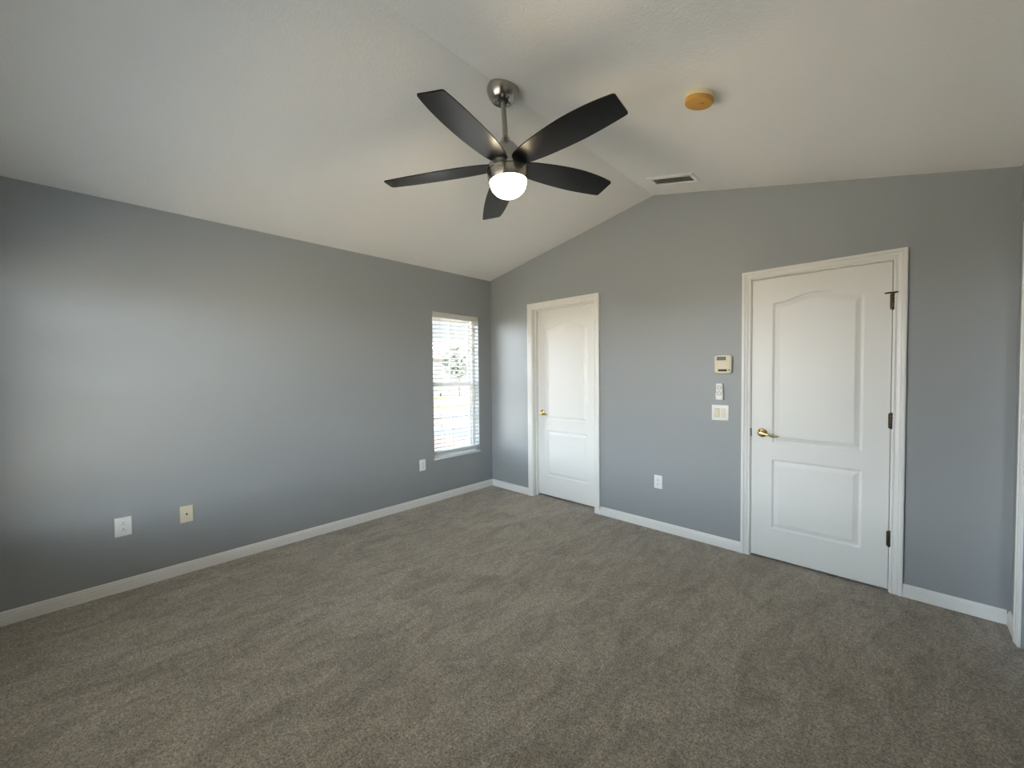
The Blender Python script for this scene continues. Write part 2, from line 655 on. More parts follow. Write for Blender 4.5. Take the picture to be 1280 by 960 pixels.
def panel_depth(d):
    """depth of the moulding at signed distance d inside the panel edge"""
    if d <= 0:
        return 0.0
    if d < 0.005:
        return -0.0085 * smoothstep(d / 0.005)
    if d < 0.011:
        return -0.0085 - 0.001 * smoothstep((d - 0.005) / 0.006)
    if d < 0.036:
        return -0.0095 + 0.0078 * ((d - 0.011) / 0.025)
    if d < 0.039:
        return -0.0017 + 0.0014 * smoothstep((d - 0.036) / 0.003)
    return -0.0003


def door_slab_mesh(w, h, th=0.035):
    """moulded two panel slab with an arched upper panel; x 0..w, z 0..h, face at y = 0, towards -y"""
    bm = NB()
    st_ = 0.132
    step = 0.0045
    nx, nz = round(w / step), round(h / step)
    cols = []

    def arch(x):
        t = (x - w / 2) / (w / 2 - st_)
        return 1.846 + 0.052 * (0.5 + 0.5 * math.cos(PI * max(-1, min(1, t * 1.0)))) ** 1.0

    for i in range(nx + 1):
        x = w * i / nx
        row = []
        for j in range(nz + 1):
            z = h * j / nz
            dx = min(x - st_, w - st_ - x)
            d_low = min(dx, z - 0.222, 0.722 - z)
            slope = 0.052 * 0.5 * PI / (w / 2 - st_) * abs(math.sin(PI * max(-1, min(1, (x - w / 2) / (w / 2 - st_)))))
            d_up = min(dx, z - 0.848, (arch(x) - z) / math.sqrt(1 + slope * slope))
            row.append(bm.verts.new((x, -panel_depth(max(d_low, d_up)), z)))
        cols.append(row)
    for i in range(nx):
        for j in range(nz):
            bm.faces.new((cols[i][j], cols[i + 1][j], cols[i + 1][j + 1], cols[i][j + 1]))
    edge = [cols[i][0] for i in range(nx + 1)] + [cols[nx][j] for j in range(1, nz + 1)] + [cols[i][nz] for i in range(nx - 1, -1, -1)] + [cols[0][j] for j in range(nz - 1, 0, -1)]
    back = [bm.verts.new((v.co.x, th, v.co.z)) for v in edge]
    n = len(edge)
    for k in range(n):
        bm.faces.new((edge[k], back[k], back[(k + 1) % n], edge[(k + 1) % n]))
    bm.faces.new(back)
    return bm


def lever_handle(parent, x, y, z, sgn=1, scale=1.0):
    """brass rosette with a drooping lever pointing to +x; y is the door face"""
    bm = NB()
    R = Matrix.Translation((x, y, z)) @ Matrix.Rotation(PI / 2, 4, 'X')
    lathe(bm, [(0, 0), (0.0325, 0), (0.0330, 0.003), (0.0305, 0.007), (0.024, 0.0105), (0.0165, 0.013), (0.0135, 0.019), (0.012, 0.036), (0.0125, 0.046), (0.0095, 0.051), (0, 0.052)], 40, R)
    h = link('door_handle', bm, m_brass, parent, angle=0.7)
    bm = NB()
    p = smoothpath([(x - 0.004, y - 0.044, z + 0.001), (x + 0.018, y - 0.047, z - 0.001), (x + 0.045, y - 0.049, z - 0.008), (x + 0.072, y - 0.047, z - 0.017), (x + 0.092, y - 0.043, z - 0.017), (x + 0.104, y - 0.039, z - 0.011)], 6)
    n = len(p)
    rad = [0.0085 * (1 - 0.50 * (i / (n - 1)) ** 0.8) + 0.0004 for i in range(n)]
    tube(bm, p, rad, 14, 0.8)
    link('lever', bm, m_brass, h, angle=0.9)
    return h


def make_hinge(parent, x, y, z, stop=False):
    bm = NB()
    seg = 5
    for k in range(seg):
        a = z - 0.046 + 0.092 * k / seg
        lathe(bm, [(0, a + 0.0006), (0.0066, a + 0.0006), (0.0070, a + 0.0016), (0.0070, a + 0.0168), (0.0066, a + 0.0178), (0, a + 0.0178)], 16, Matrix.Translation((x, y - 0.0055, 0)))
    lathe(bm, [(0, z + 0.045), (0.0082, z + 0.046), (0.0074, z + 0.050), (0, z + 0.052)], 16, Matrix.Translation((x, y - 0.0055, 0)))
    lathe(bm, [(0, z - 0.051), (0.005, z - 0.050), (0.0072, z - 0.046), (0, z - 0.045)], 16, Matrix.Translation((x, y - 0.0055, 0)))
    box(bm, x - 0.0125, x - 0.0005, y - 0.0018, y + 0.0006, z - 0.0445, z + 0.0445)
    h = link('hinge', bm, m_bronze, parent, angle=0.7)
    if stop:
        bm = NB()
        zz = z + 0.0515
        tube(bm, [(x, y - 0.0055, zz), (x - 0.018, y - 0.020, zz + 0.001), (x - 0.036, y - 0.030, zz - 0.002)], [0.0062, 0.0048, 0.0040], 12)
        tube(bm, [(x, y - 0.0055, zz), (x + 0.013, y - 0.020, zz + 0.001), (x + 0.022, y - 0.028, zz)], [0.0062, 0.0044, 0.0036], 12)
        lathe(bm, [(0, zz - 0.003), (0.0105, zz - 0.003), (0.0105, zz + 0.004), (0.006, zz + 0.006), (0, zz + 0.006)], 16, Matrix.Translation((x, y - 0.0055, 0)))
        link('hinge_stop', bm, m_bronze, h, angle=0.7)
    return h


def jamb_bm(d, y0, y1):
    bm = NB()
    x0, x1, zt = d
    t = 0.019
    prism(bm, [(x0 - t, y0, 0), (x0, y0, 0), (x0, y0, zt), (x1, y0, zt), (x1, y0, 0), (x1 + t, y0, 0), (x1 + t, y0, zt + t), (x0 - t, y0, zt + t)], (0, y1 - y0, 0))
    return bm


def stop_bm(d, y0, y1, t=0.011):
    bm = NB()
    x0, x1, zt = d
    prism(bm, [(x0, y0, 0), (x0 + t, y0, 0), (x0 + t, y0, zt - t), (x1 - t, y0, zt - t), (x1 - t, y0, 0), (x1, y0, 0), (x1, y0, zt), (x0, y0, zt)], (0, y1 - y0, 0))
    return bm


# left door: swings away, so its slab sits at the far side of the jamb
d1 = thing('door_1', 'narrow white two panel door set back in its frame near the corner', 'door', (D1[0], 0, 0), 'structure')


def rel(bm, root):
    bmesh.ops.translate(bm, verts=bm.verts, vec=-root.location)
    return bm


P = lambda u, v, z: (u, -v, z)
link('door_casing', rel(casing_bm(D1[0] - 0.005, D1[1] + 0.005, D1[2] + 0.005, P), d1), m_trim, d1)
link('door_jamb', rel(jamb_bm(D1, -0.0005, WT), d1), m_trim, d1)
link('door_stop', rel(stop_bm(D1, 0.047, 0.084), d1), m_trim, d1)
w1 = D1[1] - D1[0] - 0.006
slab1 = link('door_slab', door_slab_mesh(w1, 2.053), m_door, d1, smooth=True)
slab1.location = (0.003, 0.0845, 0.020)
lever_handle(d1, 0.069, 0.0845, 0.936)

# right door: swings into the room, slab flush with the jamb edge and hinges showing
d2 = thing('door_2', 'wide white two panel door with three dark hinges and a brass lever', 'door', (D2[0], 0, 0), 'structure')
link('door_casing', rel(casing_bm(D2[0] - 0.004, D2[1] + 0.004, D2[2] + 0.004, P), d2), m_trim, d2)
link('door_jamb', rel(jamb_bm(D2, -0.0005, WT), d2), m_trim, d2)
link('door_stop', rel(stop_bm(D2, 0.038, 0.075), d2), m_trim, d2)
w2 = D2[1] - D2[0] - 0.0062
slab2 = link('door_slab', door_slab_mesh(w2, 2.027), m_door, d2, smooth=True)
slab2.location = (0.0036, 0.0005, 0.0155)
lever_handle(d2, 0.072, 0.0005, 0.927)
hx = D2[1] - D2[0] - 0.001
make_hinge(d2, hx, -0.004, 1.795, True)
make_hinge(d2, hx, -0.004, 1.066)
make_hinge(d2, hx, -0.004, 0.335)
bm = NB()
box(bm, -0.0035, 0.0036, -0.0065, 0.002, 0.895, 0.955, 0.001)
link('strike_plate', bm, m_bronze, d2)

# ------------------------------------------------------------------ windows
XG = -0.115      # glass plane of the left window


def window(root, along, y0, y1, z0, z1, place, mull=()):
    """single hung window; place(u, d, z): u along the wall, d depth"""
    def bar(bm, u0, u1, d0, d1, a, b, bev=0.002):
        n0 = len(bm.verts)
        box(bm, u0, u1, d0, d1, a, b, bev, seg=1)
        bm.verts.ensure_lookup_table()
    zm = z0 + (z1 - z0) * 0.505
    f = 0.038
    bm = NB()
    bar(bm, y0, y0 + f, -0.035, 0.035, z0, z1)
    bar(bm, y1 - f, y1, -0.035, 0.035, z0, z1)
    bar(bm, y0 + f, y1 - f, -0.035, 0.035, z1 - f, z1)
    bar(bm, y0 + f, y1 - f, -0.035, 0.035, z0, z0 + f)
    for v in bm.verts:
        v.co = place(*v.co)
    link('window_frame', bm, m_vinyl, root)
    for nm, a, b, dd in (('upper_sash', zm - 0.02, z1 - f, -0.014), ('lower_sash', z0 + f, zm + 0.02, 0.014)):
        bm = NB()
        s = 0.030
        u0, u1 = y0 + f, y1 - f
        bar(bm, u0, u0 + s, dd - 0.012, dd + 0.012, a, b)
        bar(bm, u1 - s, u1, dd - 0.012, dd + 0.012, a, b)
        bar(bm, u0 + s, u1 - s, dd - 0.012, dd + 0.012, b - s - 0.008, b)
        bar(bm, u0 + s, u1 - s, dd - 0.012, dd + 0.012, a, a + s + 0.008)
        for v in bm.verts:
            v.co = place(*v.co)
        sash = link(nm, bm, m_vinyl, root)
        bm = NB()
        nv = max(1, round((u1 - u0) / 0.30) - 1)
        for k in range(nv):
            c = u0 + (u1 - u0) * (k + 1) / (nv + 1)
            bar(bm, c - 0.008, c + 0.008, dd - 0.006, dd + 0.006, a + s, b - s, 0.001)
        c = (a + b) / 2
        bar(bm, u0 + s, u1 - s, dd - 0.0055, dd + 0.0055, c - 0.008, c + 0.008, 0.001)
        for v in bm.verts:
            v.co = place(*v.co)
        link('muntin', bm, m_vinyl, sash)
        bm = NB()
        vs = [bm.verts.new(place(*q)) for q in ((u0 + s, dd, a + s), (u1 - s, dd, a + s), (u1 - s, dd, b - s), (u0 + s, dd, b - s))]
        bm.faces.new(vs)
        link('glass_pane', bm, m_glass, sash)


win1 = thing('window_1', 'narrow white single hung window behind the slatted blind', 'window', (0, -0.534, W1[2]), 'structure')
rl = win1.location.copy()
window(win1, 'y', W1[0], W1[1], W1[2], W1[3], lambda u, d, z: Vector((XG + d, u, z)) - rl)
bm = NB()
box(bm, XG + 0.035, 0.017, W1[0] - 0.004, W1[1] + 0.004, W1[2] - 0.003, W1[2] + 0.013, 0.005)
link('window_sill', rel(bm, win1), m_trim, win1, angle=0.7)

win2 = thing('window_2', 'wide white window in the wall behind the camera', 'window', (1.65, YR, W2[2]), 'structure')
rl2 = win2.location.copy()
window(win2, 'x', W2[0], W2[1], W2[2], W2[3], lambda u, d, z: Vector((u, YR - 0.115 - d, z)) - rl2)
bm = NB()
box(bm, W2[0] - 0.004, W2[1] + 0.004, YR - 0.08, YR + 0.017, W2[2] - 0.003, W2[2] + 0.013, 0.005)
link('window_sill', rel(bm, win2), m_trim, win2, angle=0.7)

portal('left_window_portal', (-EXT - 0.01, -0.534, 1.25), (1, 0, 0), 0.65, 1.6)
portal('rear_window_portal', (1.65, YR - EXT - 0.01, 1.25), (0, 1, 0), 2.5, 1.6)

# ------------------------------------------------------------------ blinds
def make_blind(label, along, off, sgn, W, tilt=0.0):
    """horizontal slat blind; along 'y': hangs in the left wall (x = off), along 'x': in the rear wall (y = off); local n points into the room"""
    U0, U1 = W[0] + 0.006, W[1] - 0.006
    T, Bz = W[3], W[2]
    pl = (lambda n, u, z: (off + n, u, z)) if along == 'y' else (lambda n, u, z: (u, off + n, z))
    root = thing('window_blind', label, 'blind', pl(0, (U0 + U1) / 2, T))

    def done(name, bm, m, parent=None, **k):
        for v in bm.verts:
            v.co = Vector(pl(*v.co)) - root.location
        return link(name, bm, m, parent or root, **k)
    NS = -0.030                      # slat centre line
    bm = NB()
    prism(bm, [(-0.012, U0, T - 0.062), (0.001, U0, T - 0.062), (0.003, U0, T - 0.058), (0.001, U0, T - 0.051), (0.001, U0, T - 0.014), (0.004, U0, T - 0.008), (0.004, U0, T - 0.003), (-0.012, U0, T - 0.003)], (0, U1 - U0, 0))
    done('valance', bm, m_blind)
    bm = NB()
    box(bm, -0.058, -0.013, U0 + 0.004, U1 - 0.004, T - 0.049, T - 0.003, 0.002)
    done('head_rail', bm, m_blind)

    def slat(bm, zc, dz0=0.0, dz1=0.0, tl=tilt):
        """a thin crowned slat"""
        n = 6
        A, B = [], []
        for k in range(n + 1):
            t = k / n * 2 - 1
            x = NS + 0.0245 * t
            zz = zc + 0.0022 * (1 - t * t) + (0.0014 + tl) * t
            A.append((x, zz + 0.0020))
            B.append((x, zz - 0.0020))
        ring = A + B[::-1]
        a = [bm.verts.new((x, U0, zz + dz0)) for x, zz in ring]
        b = [bm.verts.new((x, U1, zz + dz1)) for x, zz in ring]
        m_ = len(ring)
        for k in range(m_):
            bm.faces.new((a[k], a[(k + 1) % m_], b[(k + 1) % m_], b[k]))
        bm.faces.new(a[::-1])
        bm.faces.new(b)
    bm = NB()
    z = T - 0.097
    while z > Bz + 0.105:
        slat(bm, z)
        z -= 0.0446
    slat(bm, Bz + 0.073, -0.003, 0.006, 0)
    slat(bm, Bz + 0.065, -0.003, 0.006, 0)
    done('slats', bm, m_blind, angle=0.6)
    bm = NB()
    box(bm, NS - 0.026, NS + 0.026, U0, U1, Bz + 0.036, Bz + 0.055, 0.004)
    done('bottom_rail', bm, m_blind, angle=0.7)
    spots = [U0 + 0.081, U1 - 0.053]
    if U1 - U0 > 1:
        spots.insert(1, (U0 + U1) / 2)
    for yy in spots:
        bm = NB()
        for xx in (NS - 0.0265, NS + 0.0265):
            tube(bm, [(xx, yy, T - 0.05), (xx, yy, Bz + 0.05)], 0.0011, 6)
        done('ladder_cord', bm, m_cord)
    for yy, zt in ((U0 + 0.085, 1.165), (U0 + 0.093, 0.82)):
        bm = NB()
        tube(bm, [(0.006, yy, T - 0.06), (0.007, yy, zt)], 0.0010, 6)
        cd = done('lift_cord', bm, m_cord)
        bm = NB()
        lathe(bm, [(0, zt + 0.010), (0.004, zt + 0.008), (0.0065, zt - 0.020), (0.006, zt - 0.030), (0, zt - 0.031)], 12, Matrix.Translation((0.007, yy, 0)))
        done('tassel', bm, m_bronze, cd, angle=0.7)
    bm = NB()
    tube(bm, [(0.008, U1 - 0.077, T - 0.06), (0.009, U1 - 0.075, 1.0)], 0.0042, 8)
    done('tilt_wand', bm, m_cord)
    return root


make_blind('white horizontal slat blind, slats open, hanging in the window on the left wall', 'y', 0.0, 1, W1, 0.002)
make_blind('wide white horizontal slat blind hanging in the rear window behind the camera', 'x', YR, 1, W2, 0.0055)

# ------------------------------------------------------------------ ceiling fan
FAN = Vector((2.057, -1.832, 2.83))
fan = thing('ceiling_fan', 'five blade black and brushed nickel ceiling fan with its lamp lit, hanging from the ridge', 'ceiling fan', FAN)
down = Vector((0.043, 0.033, -1)).normalized()
HANG = (-down).to_track_quat('Z', 'Y').to_matrix().to_4x4()      # local +z points up the rod

# canopy hangs plumb from the ridge (its rim reaches into the fold of the ceiling)
bm = NB()
lathe(bm, [(0.0, 0.068), (0.086, 0.068), (0.087, 0.060), (0.0845, 0.045), (0.075, 0.022), (0.064, 0.006), (0.0595, 0.002), (0.0, 0.002)], 64)
can = link('canopy', bm, m_nickel, fan, angle=0.6)
bm = NB()
lathe(bm, [(0.0, 0.0025), (0.028, 0.0025), (0.028, 0.0005), (0.0, 0.0005)], 40)
for k in range(5):
    a = 2 * PI * k / 5
    lathe(bm, [(0.0, 0.0025), (0.0048, 0.0025), (0.0048, 0.0005), (0.0, 0.0005)], 12, Matrix.Translation((0.038 * math.cos(a), 0.038 * math.sin(a), 0)))
link('canopy_slot', bm, m_dark, can)

bm = NB()
lathe(bm, [(0, 0.0), (0.0135, 0.0), (0.0135, -0.235), (0, -0.235)], 32, HANG)
link('downrod', bm, m_nickel, fan, angle=0.6)
bm = NB()
lathe(bm, [(0, -0.190), (0.0175, -0.190), (0.0205, -0.196), (0.0240, -0.206), (0.033, -0.218), (0.050, -0.234), (0.065, -0.254), (0.0745, -0.278), (0.0800, -0.305), (0.0815, -0.325), (0, -0.325)], 64, HANG)
link('motor_housing', bm, m_nickel, fan, angle=0.6)
bm = NB()
lathe(bm, [(0, -0.3252), (0.090, -0.3252), (0.090, -0.3292), (0.0965, -0.3295), (0.0985, -0.334), (0.0985, -0.352), (0, -0.352)], 64, HANG)
link('rotor_ring', bm, m_nickel, fan, angle=0.6)
bm = NB()
lathe(bm, [(0, -0.3522), (0.102, -0.3522), (0.107, -0.356), (0.1095, -0.364), (0.1095, -0.371), (0.1045, -0.3715), (0.1045, -0.3755), (0.1095, -0.376), (0.1095, -0.394), (0.1070, -0.412), (0.1015, -0.428), (0.0975, -0.428), (0, -0.428)], 64, HANG)
link('light_fitter', bm, m_nickel, fan, angle=0.5)
bm = NB()
prof = [(0, -0.426), (0.0966, -0.426)]
for k in range(1, 15):
    a = PI / 2 * k / 14
    prof.append((0.0972 * math.cos(a) ** 0.9, -0.428 - 0.080 * math.sin(a)))
prof[-1] = (0, -0.508)
lathe(bm, prof, 64, HANG)
link('light_bowl', bm, m_bowl, fan, smooth=True, angle=0.9)


def blade_bm():
    """outline in (r, w); low edge then high edge, slightly cambered, 6 mm thick"""
    low = [(0.066, -0.040), (0.10, -0.053), (0.15, -0.064), (0.22, -0.072), (0.30, -0.0775), (0.38, -0.0795), (0.46, -0.077), (0.54, -0.070), (0.61, -0.0595), (0.665, -0.048)]
    high = [(0.066, 0.040), (0.10, 0.052), (0.15, 0.0635), (0.22, 0.074), (0.30, 0.0815), (0.38, 0.086), (0.46, 0.0875), (0.54, 0.0865), (0.61, 0.0835), (0.660, 0.080)]
    bm = NB()
    sub = lambda e: [tuple(v)[:2] for v in smoothpath([(a, b, 0) for a, b in e], 4)]
    L, H = sub(low), sub(high)
    tipL, tipH = L[-1], H[-1]
    # close the tip with rounded corners

    L += [(0.6725, -0.0440), (0.6765, -0.0370)]
    H += [(0.6665, 0.0775), (0.6700, 0.0715)]
    rows = []
    nc = 8
    for (r0, w0), (r1, w1) in zip(L, H):
        rows.append([(r0 + (r1 - r0) * k / nc, w0 + (w1 - w0) * k / nc) for k in range(nc + 1)])
    PITCH = -0.21
    z0 = -0.3390
    def zz(r, w):
        return z0 + PITCH * (w - 0.0) * min(1.0, 0.55 + r * 1.0) - 0.012 * (r / 0.68) + 0.020 * (w * w) / 0.08
    T = [[bm.verts.new((r, w, zz(r, w) + 0.003)) for r, w in row] for row in rows]
    B = [[bm.verts.new((r, w, zz(r, w) - 0.003)) for r, w in row] for row in rows]
    m_ = len(rows)
    for i in range(m_ - 1):
        for k in range(nc):
            bm.faces.new((T[i][k], T[i + 1][k], T[i + 1][k + 1], T[i][k + 1]))
            bm.faces.new((B[i][k], B[i][k + 1], B[i + 1][k + 1], B[i + 1][k]))
        bm.faces.new((T[i][0], B[i][0], B[i + 1][0], T[i + 1][0]))
        bm.faces.new((T[i][nc], T[i + 1][nc], B[i + 1][nc], B[i][nc]))
    for k in range(nc):
        bm.faces.new((T[0][k], T[0][k + 1], B[0][k + 1], B[0][k]))
        bm.faces.new((T[-1][k], B[-1][k], B[-1][k + 1], T[-1][k + 1]))
    return bm


blade0 = None
for i in range(5):
    a = math.radians(-1.5 + 72 * i)
    if blade0 is None:
        blade0 = link('blade', blade_bm(), m_blade, fan, angle=0.6)
        b = blade0
    else:
        b = blade0.copy()
        COL.objects.link(b)
        b.parent = fan
    hang_rot = HANG.to_3x3()
    e = hang_rot.inverted() @ Vector((math.cos(a), math.sin(a), 0))
    b.matrix_local = HANG @ Matrix.Rotation(math.atan2(e.y, e.x), 4, 'Z')

# ------------------------------------------------------------------ smoke detector and vent on the right slope
NR = Vector((SR, 0, -1)).normalized()           # points down out of the right slope


def on_ceiling(x, y):
    u = Vector((1, 0, SR)).normalized()
    v = NR.cross(u)
    Mx = Matrix((u, v, NR)).transposed().to_4x4()
    Mx.translation = (x, y, HF + SR * (x - XF))
    return Mx


sd = thing('smoke_detector', 'round smoke detector with an orange dust cover on the ceiling', 'smoke detector', (2.893, -1.332, ceil_z(2.893)))
Mloc = on_ceiling(2.893, -1.332)
Mloc.translation = (0, 0, 0)
bm = NB()
lathe(bm, [(0, 0), (0.066, 0), (0.067, 0.004), (0.066, 0.020), (0, 0.020)], 48, Mloc)
link('base_plate', bm, m_ivory, sd, angle=0.6)
bm = NB()
lathe(bm, [(0, 0.0202), (0.0635, 0.0202), (0.0645, 0.023), (0.0635, 0.033), (0.061, 0.037), (0.056, 0.0385), (0, 0.039)], 48, Mloc)
cv = link('dust_cover', bm, m_orange, sd, angle=0.5)
bm = NB()
for a, b in ((0.012, 0.016), (0.024, 0.016)):
    lathe(bm, [(0, 0.0382), (0.0036, 0.0382), (0.0036, 0.0396), (0, 0.0396)], 12, Mloc @ Matrix.Translation((a, b - 0.012, 0)))
link('sensor_hole', bm, m_bronze, cv)

vx, vy = 2.3535, -0.318
vent = thing('ceiling_vent', 'rectangular white air vent with white louvres over a sheet painted dark as duct shade on the ceiling near the back wall', 'air vent', (vx, vy, ceil_z(vx)))
Mv = on_ceiling(vx, vy)
Mv.translation = (0, 0, 0)
bm = NB()
W_, H_, w_, h_ = 0.178, 0.094, 0.146, 0.056


def frame_ring(bm, rings):
    vs = [[bm.verts.new(Mv @ Vector((sx * a, sy * b, d))) for sx, sy in ((-1, -1), (1, -1), (1, 1), (-1, 1))] for a, b, d in rings]
    for A, B in zip(vs, vs[1:] + vs[:1]):
        for k in range(4):
            bm.faces.new((A[k], A[(k + 1) % 4], B[(k + 1) % 4], B[k]))


frame_ring(bm, [(W_, H_, 0.0005), (W_, H_, 0.004), (W_ - 0.006, H_ - 0.006, 0.010), (w_ + 0.004, h_ + 0.004, 0.011), (w_, h_, 0.008), (w_, h_, 0.0005)])
link('vent_frame', bm, m_ceil, vent)
bm = NB()
vs = [bm.verts.new(Mv @ Vector((sx * w_, sy * h_, 0.0012))) for sx, sy in ((-1, -1), (1, -1), (1, 1), (-1, 1))]
bm.faces.new(vs)
bmesh.ops.solidify(bm, geom=list(bm.faces), thickness=0.0006)
link('duct_shade_sheet', bm, m_ventdark, vent)  # flat dark sheet, its colour stands in for the shade inside the duct
bm = NB()
for k in range(5):
    c = -h_ + 0.012 + k * (2 * h_ - 0.024) / 4
    t = -0.5
    pr = [(-0.0055, 0.0026), (0.0035, 0.0082), (0.0031, 0.0089), (-0.0059, 0.0033)]
    prism(bm, [Mv @ Vector((-w_, c + q[0], q[1])) for q in pr], (Mv @ Vector((2 * w_, 0, 0))))
link('louvre', bm, m_ceil, vent)


# ------------------------------------------------------------------ wall plates
def place_bm(bm, Mw):
    bmesh.ops.transform(bm, matrix=Mw, verts=bm.verts)
    return bm


def cover_plate(w, h, t=0.0055):
    bm = NB()
    plate(bm, [(rounded_rect(w, h, 0.003), 0.0), (rounded_rect(w, h, 0.003), t * 0.45), (rounded_rect(w - 0.004, h - 0.004, 0.003), t * 0.85), (rounded_rect(w - 0.010, h - 0.010, 0.003), t)])
    return bm


def receptacle(cz, flip=1):
    """one socket face: ring shaped body"""
    bm = NB()
    r, hh = 0.0172, 0.0140
    pts = []
    for k in range(36):
        a = 2 * PI * k / 36
        pts.append((r * math.cos(a), max(-hh, min(hh, r * math.sin(a))) + cz))
    plate(bm, [(pts, 0.0040), (pts, 0.0068), ([(p[0] * 0.94, cz + (p[1] - cz) * 0.94) for p in pts], 0.0074)])
    return bm


def slots(cz, flip=1):
    bm = NB()
    for dx, ww, hh in ((-0.0064, 0.0013, 0.0044), (0.0064, 0.0013, 0.0036)):
        box(bm, dx - ww, dx + ww, cz - 0.0045 * flip - hh, cz - 0.0045 * flip + hh, 0.0070, 0.0077)
    lathe(bm, [(0, 0.0070), (0.0030, 0.0070), (0.0030, 0.0077), (0, 0.0077)], 12, Matrix.Translation((0, cz + 0.0068 * flip, 0)))
    return bm


def outlet(label, loc, Mw, w, h, group=None):
    t = thing('wall_outlet', label, 'outlet', loc, group=group)
    link('cover_plate', place_bm(cover_plate(w, h), Mw), m_plastic, t, angle=0.5)
    for cz in (0.0196, -0.0196):
        s = link('socket', place_bm(receptacle(cz), Mw), m_plastic, t, angle=0.5)
        link('socket_slot', place_bm(slots(cz), Mw), m_dark, s)
    bm = NB()
    lathe(bm, [(0, 0.005), (0.0032, 0.005), (0.0028, 0.0068), (0, 0.0071)], 12)
    link('cover_screw', place_bm(bm, Mw), m_plastic, t)
    return t


R3L, R3B = ON_LEFT, ON_BACK
outlet('large white outlet low on the left wall, nearest the camera', (0, -3.273, 0.416), R3L, 0.080, 0.122)
outlet('white outlet low on the back wall between the two doors', (2.101, 0, 0.421), R3B, 0.071, 0.115)

# decora style outlet under the window side
t = thing('wall_outlet', 'narrow looking white outlet on the left wall just beside the window', 'outlet', (0, -1.009, 0.421))
link('cover_plate', place_bm(cover_plate(0.073, 0.116), R3L), m_plastic, t, angle=0.5)
bm = NB()
plate(bm, [(rounded_rect(0.036, 0.070, 0.002), 0.0045), (rounded_rect(0.036, 0.070, 0.002), 0.0051)])
link('socket_gap', place_bm(bm, R3L), m_grey, t)
bm = NB()
plate(bm, [(rounded_rect(0.033, 0.067, 0.002), 0.0045), (rounded_rect(0.033, 0.067, 0.002), 0.0072), (rounded_rect(0.031, 0.065, 0.002), 0.0078)])
s = link('socket', place_bm(bm, R3L), m_plastic, t, angle=0.5)
for cz in (0.0175, -0.0175):
    bm = slots(cz)
    bmesh.ops.translate(bm, verts=bm.verts, vec=(0, 0, 0.0004))
    link('socket_slot', place_bm(bm, R3L), m_dark, s)

# coax jack
t = thing('cable_jack', 'almond wall plate with one dark cable jack on the left wall', 'wall plate', (0, -2.953, 0.415))
link('cover_plate', place_bm(cover_plate(0.072, 0.116, 0.0065), R3L), m_almond, t, angle=0.5)
bm = NB()
lathe(bm, [(0, 0.006), (0.0062, 0.006), (0.0062, 0.0085), (0.0046, 0.0088), (0.0046, 0.0150), (0.0020, 0.0152), (0, 0.0150)], 6 * 4)
link('jack', place_bm(bm, R3L), m_dark, t, angle=0.5)
for cz in (0.0415, -0.0415):
    bm = NB()
    lathe(bm, [(0, 0.006), (0.0032, 0.006), (0.0028, 0.0076), (0, 0.008)], 12, Matrix.Translation((0, cz, 0)))
    link('cover_screw', place_bm(bm, R3L), m_almond, t)

# thermostat
t = thing('thermostat', 'almond wall thermostat with a small grey display left of the hinged door', 'thermostat', (2.622, 0, 1.4325))


def bulged(w, h, b):
    pts = []
    for sy in (1, -1):
        for k in range(13):
            s = k / 12 * 2 - 1
            x = -s * w / 2 if sy > 0 else s * w / 2
            y = sy * (h / 2 + b * (1 - s * s) ** 1 - (0.006 * max(0, abs(s) - 0.86) / 0.14))
            pts.append((x, y))
    return pts


bm = NB()
plate(bm, [(bulged(0.120, 0.128, 0.006), 0.0), (bulged(0.122, 0.130, 0.006), 0.004), (bulged(0.122, 0.130, 0.006), 0.022), (bulged(0.118, 0.126, 0.006), 0.026), (bulged(0.110, 0.118, 0.006), 0.028)])
body = link('thermostat_body', place_bm(bm, R3B), m_almond, t, angle=0.5)
bm = NB()
plate(bm, [([(p[0] - 0.011, p[1] + 0.045) for p in rounded_rect(0.066, 0.028, 0.002)], 0.0272), ([(p[0] - 0.011, p[1] + 0.045) for p in rounded_rect(0.066, 0.028, 0.002)], 0.0286)])
link('display', place_bm(bm, R3B), m_lcd, t)
bm = NB()
plate(bm, [([(p[0] - 0.002, p[1] - 0.0455) for p in rounded_rect(0.062, 0.016, 0.002)], 0.0272), ([(p[0] - 0.002, p[1] - 0.0455) for p in rounded_rect(0.062, 0.016, 0.002)], 0.0288)])
link('label_strip', place_bm(bm, R3B), m_dark, t)
bm = NB()
lathe(bm, [(0, 0.027), (0.0055, 0.027), (0.005, 0.0295), (0, 0.030)], 16, Matrix.Translation((0.044, -0.0445, 0)))
link('button', place_bm(bm, R3B), m_bronze, t)
bm = NB()
box(bm, -0.046, 0.056, 0.0225, 0.0233, 0.0276, 0.0283)
link('cover_seam', place_bm(bm, R3B), m_grey, t)

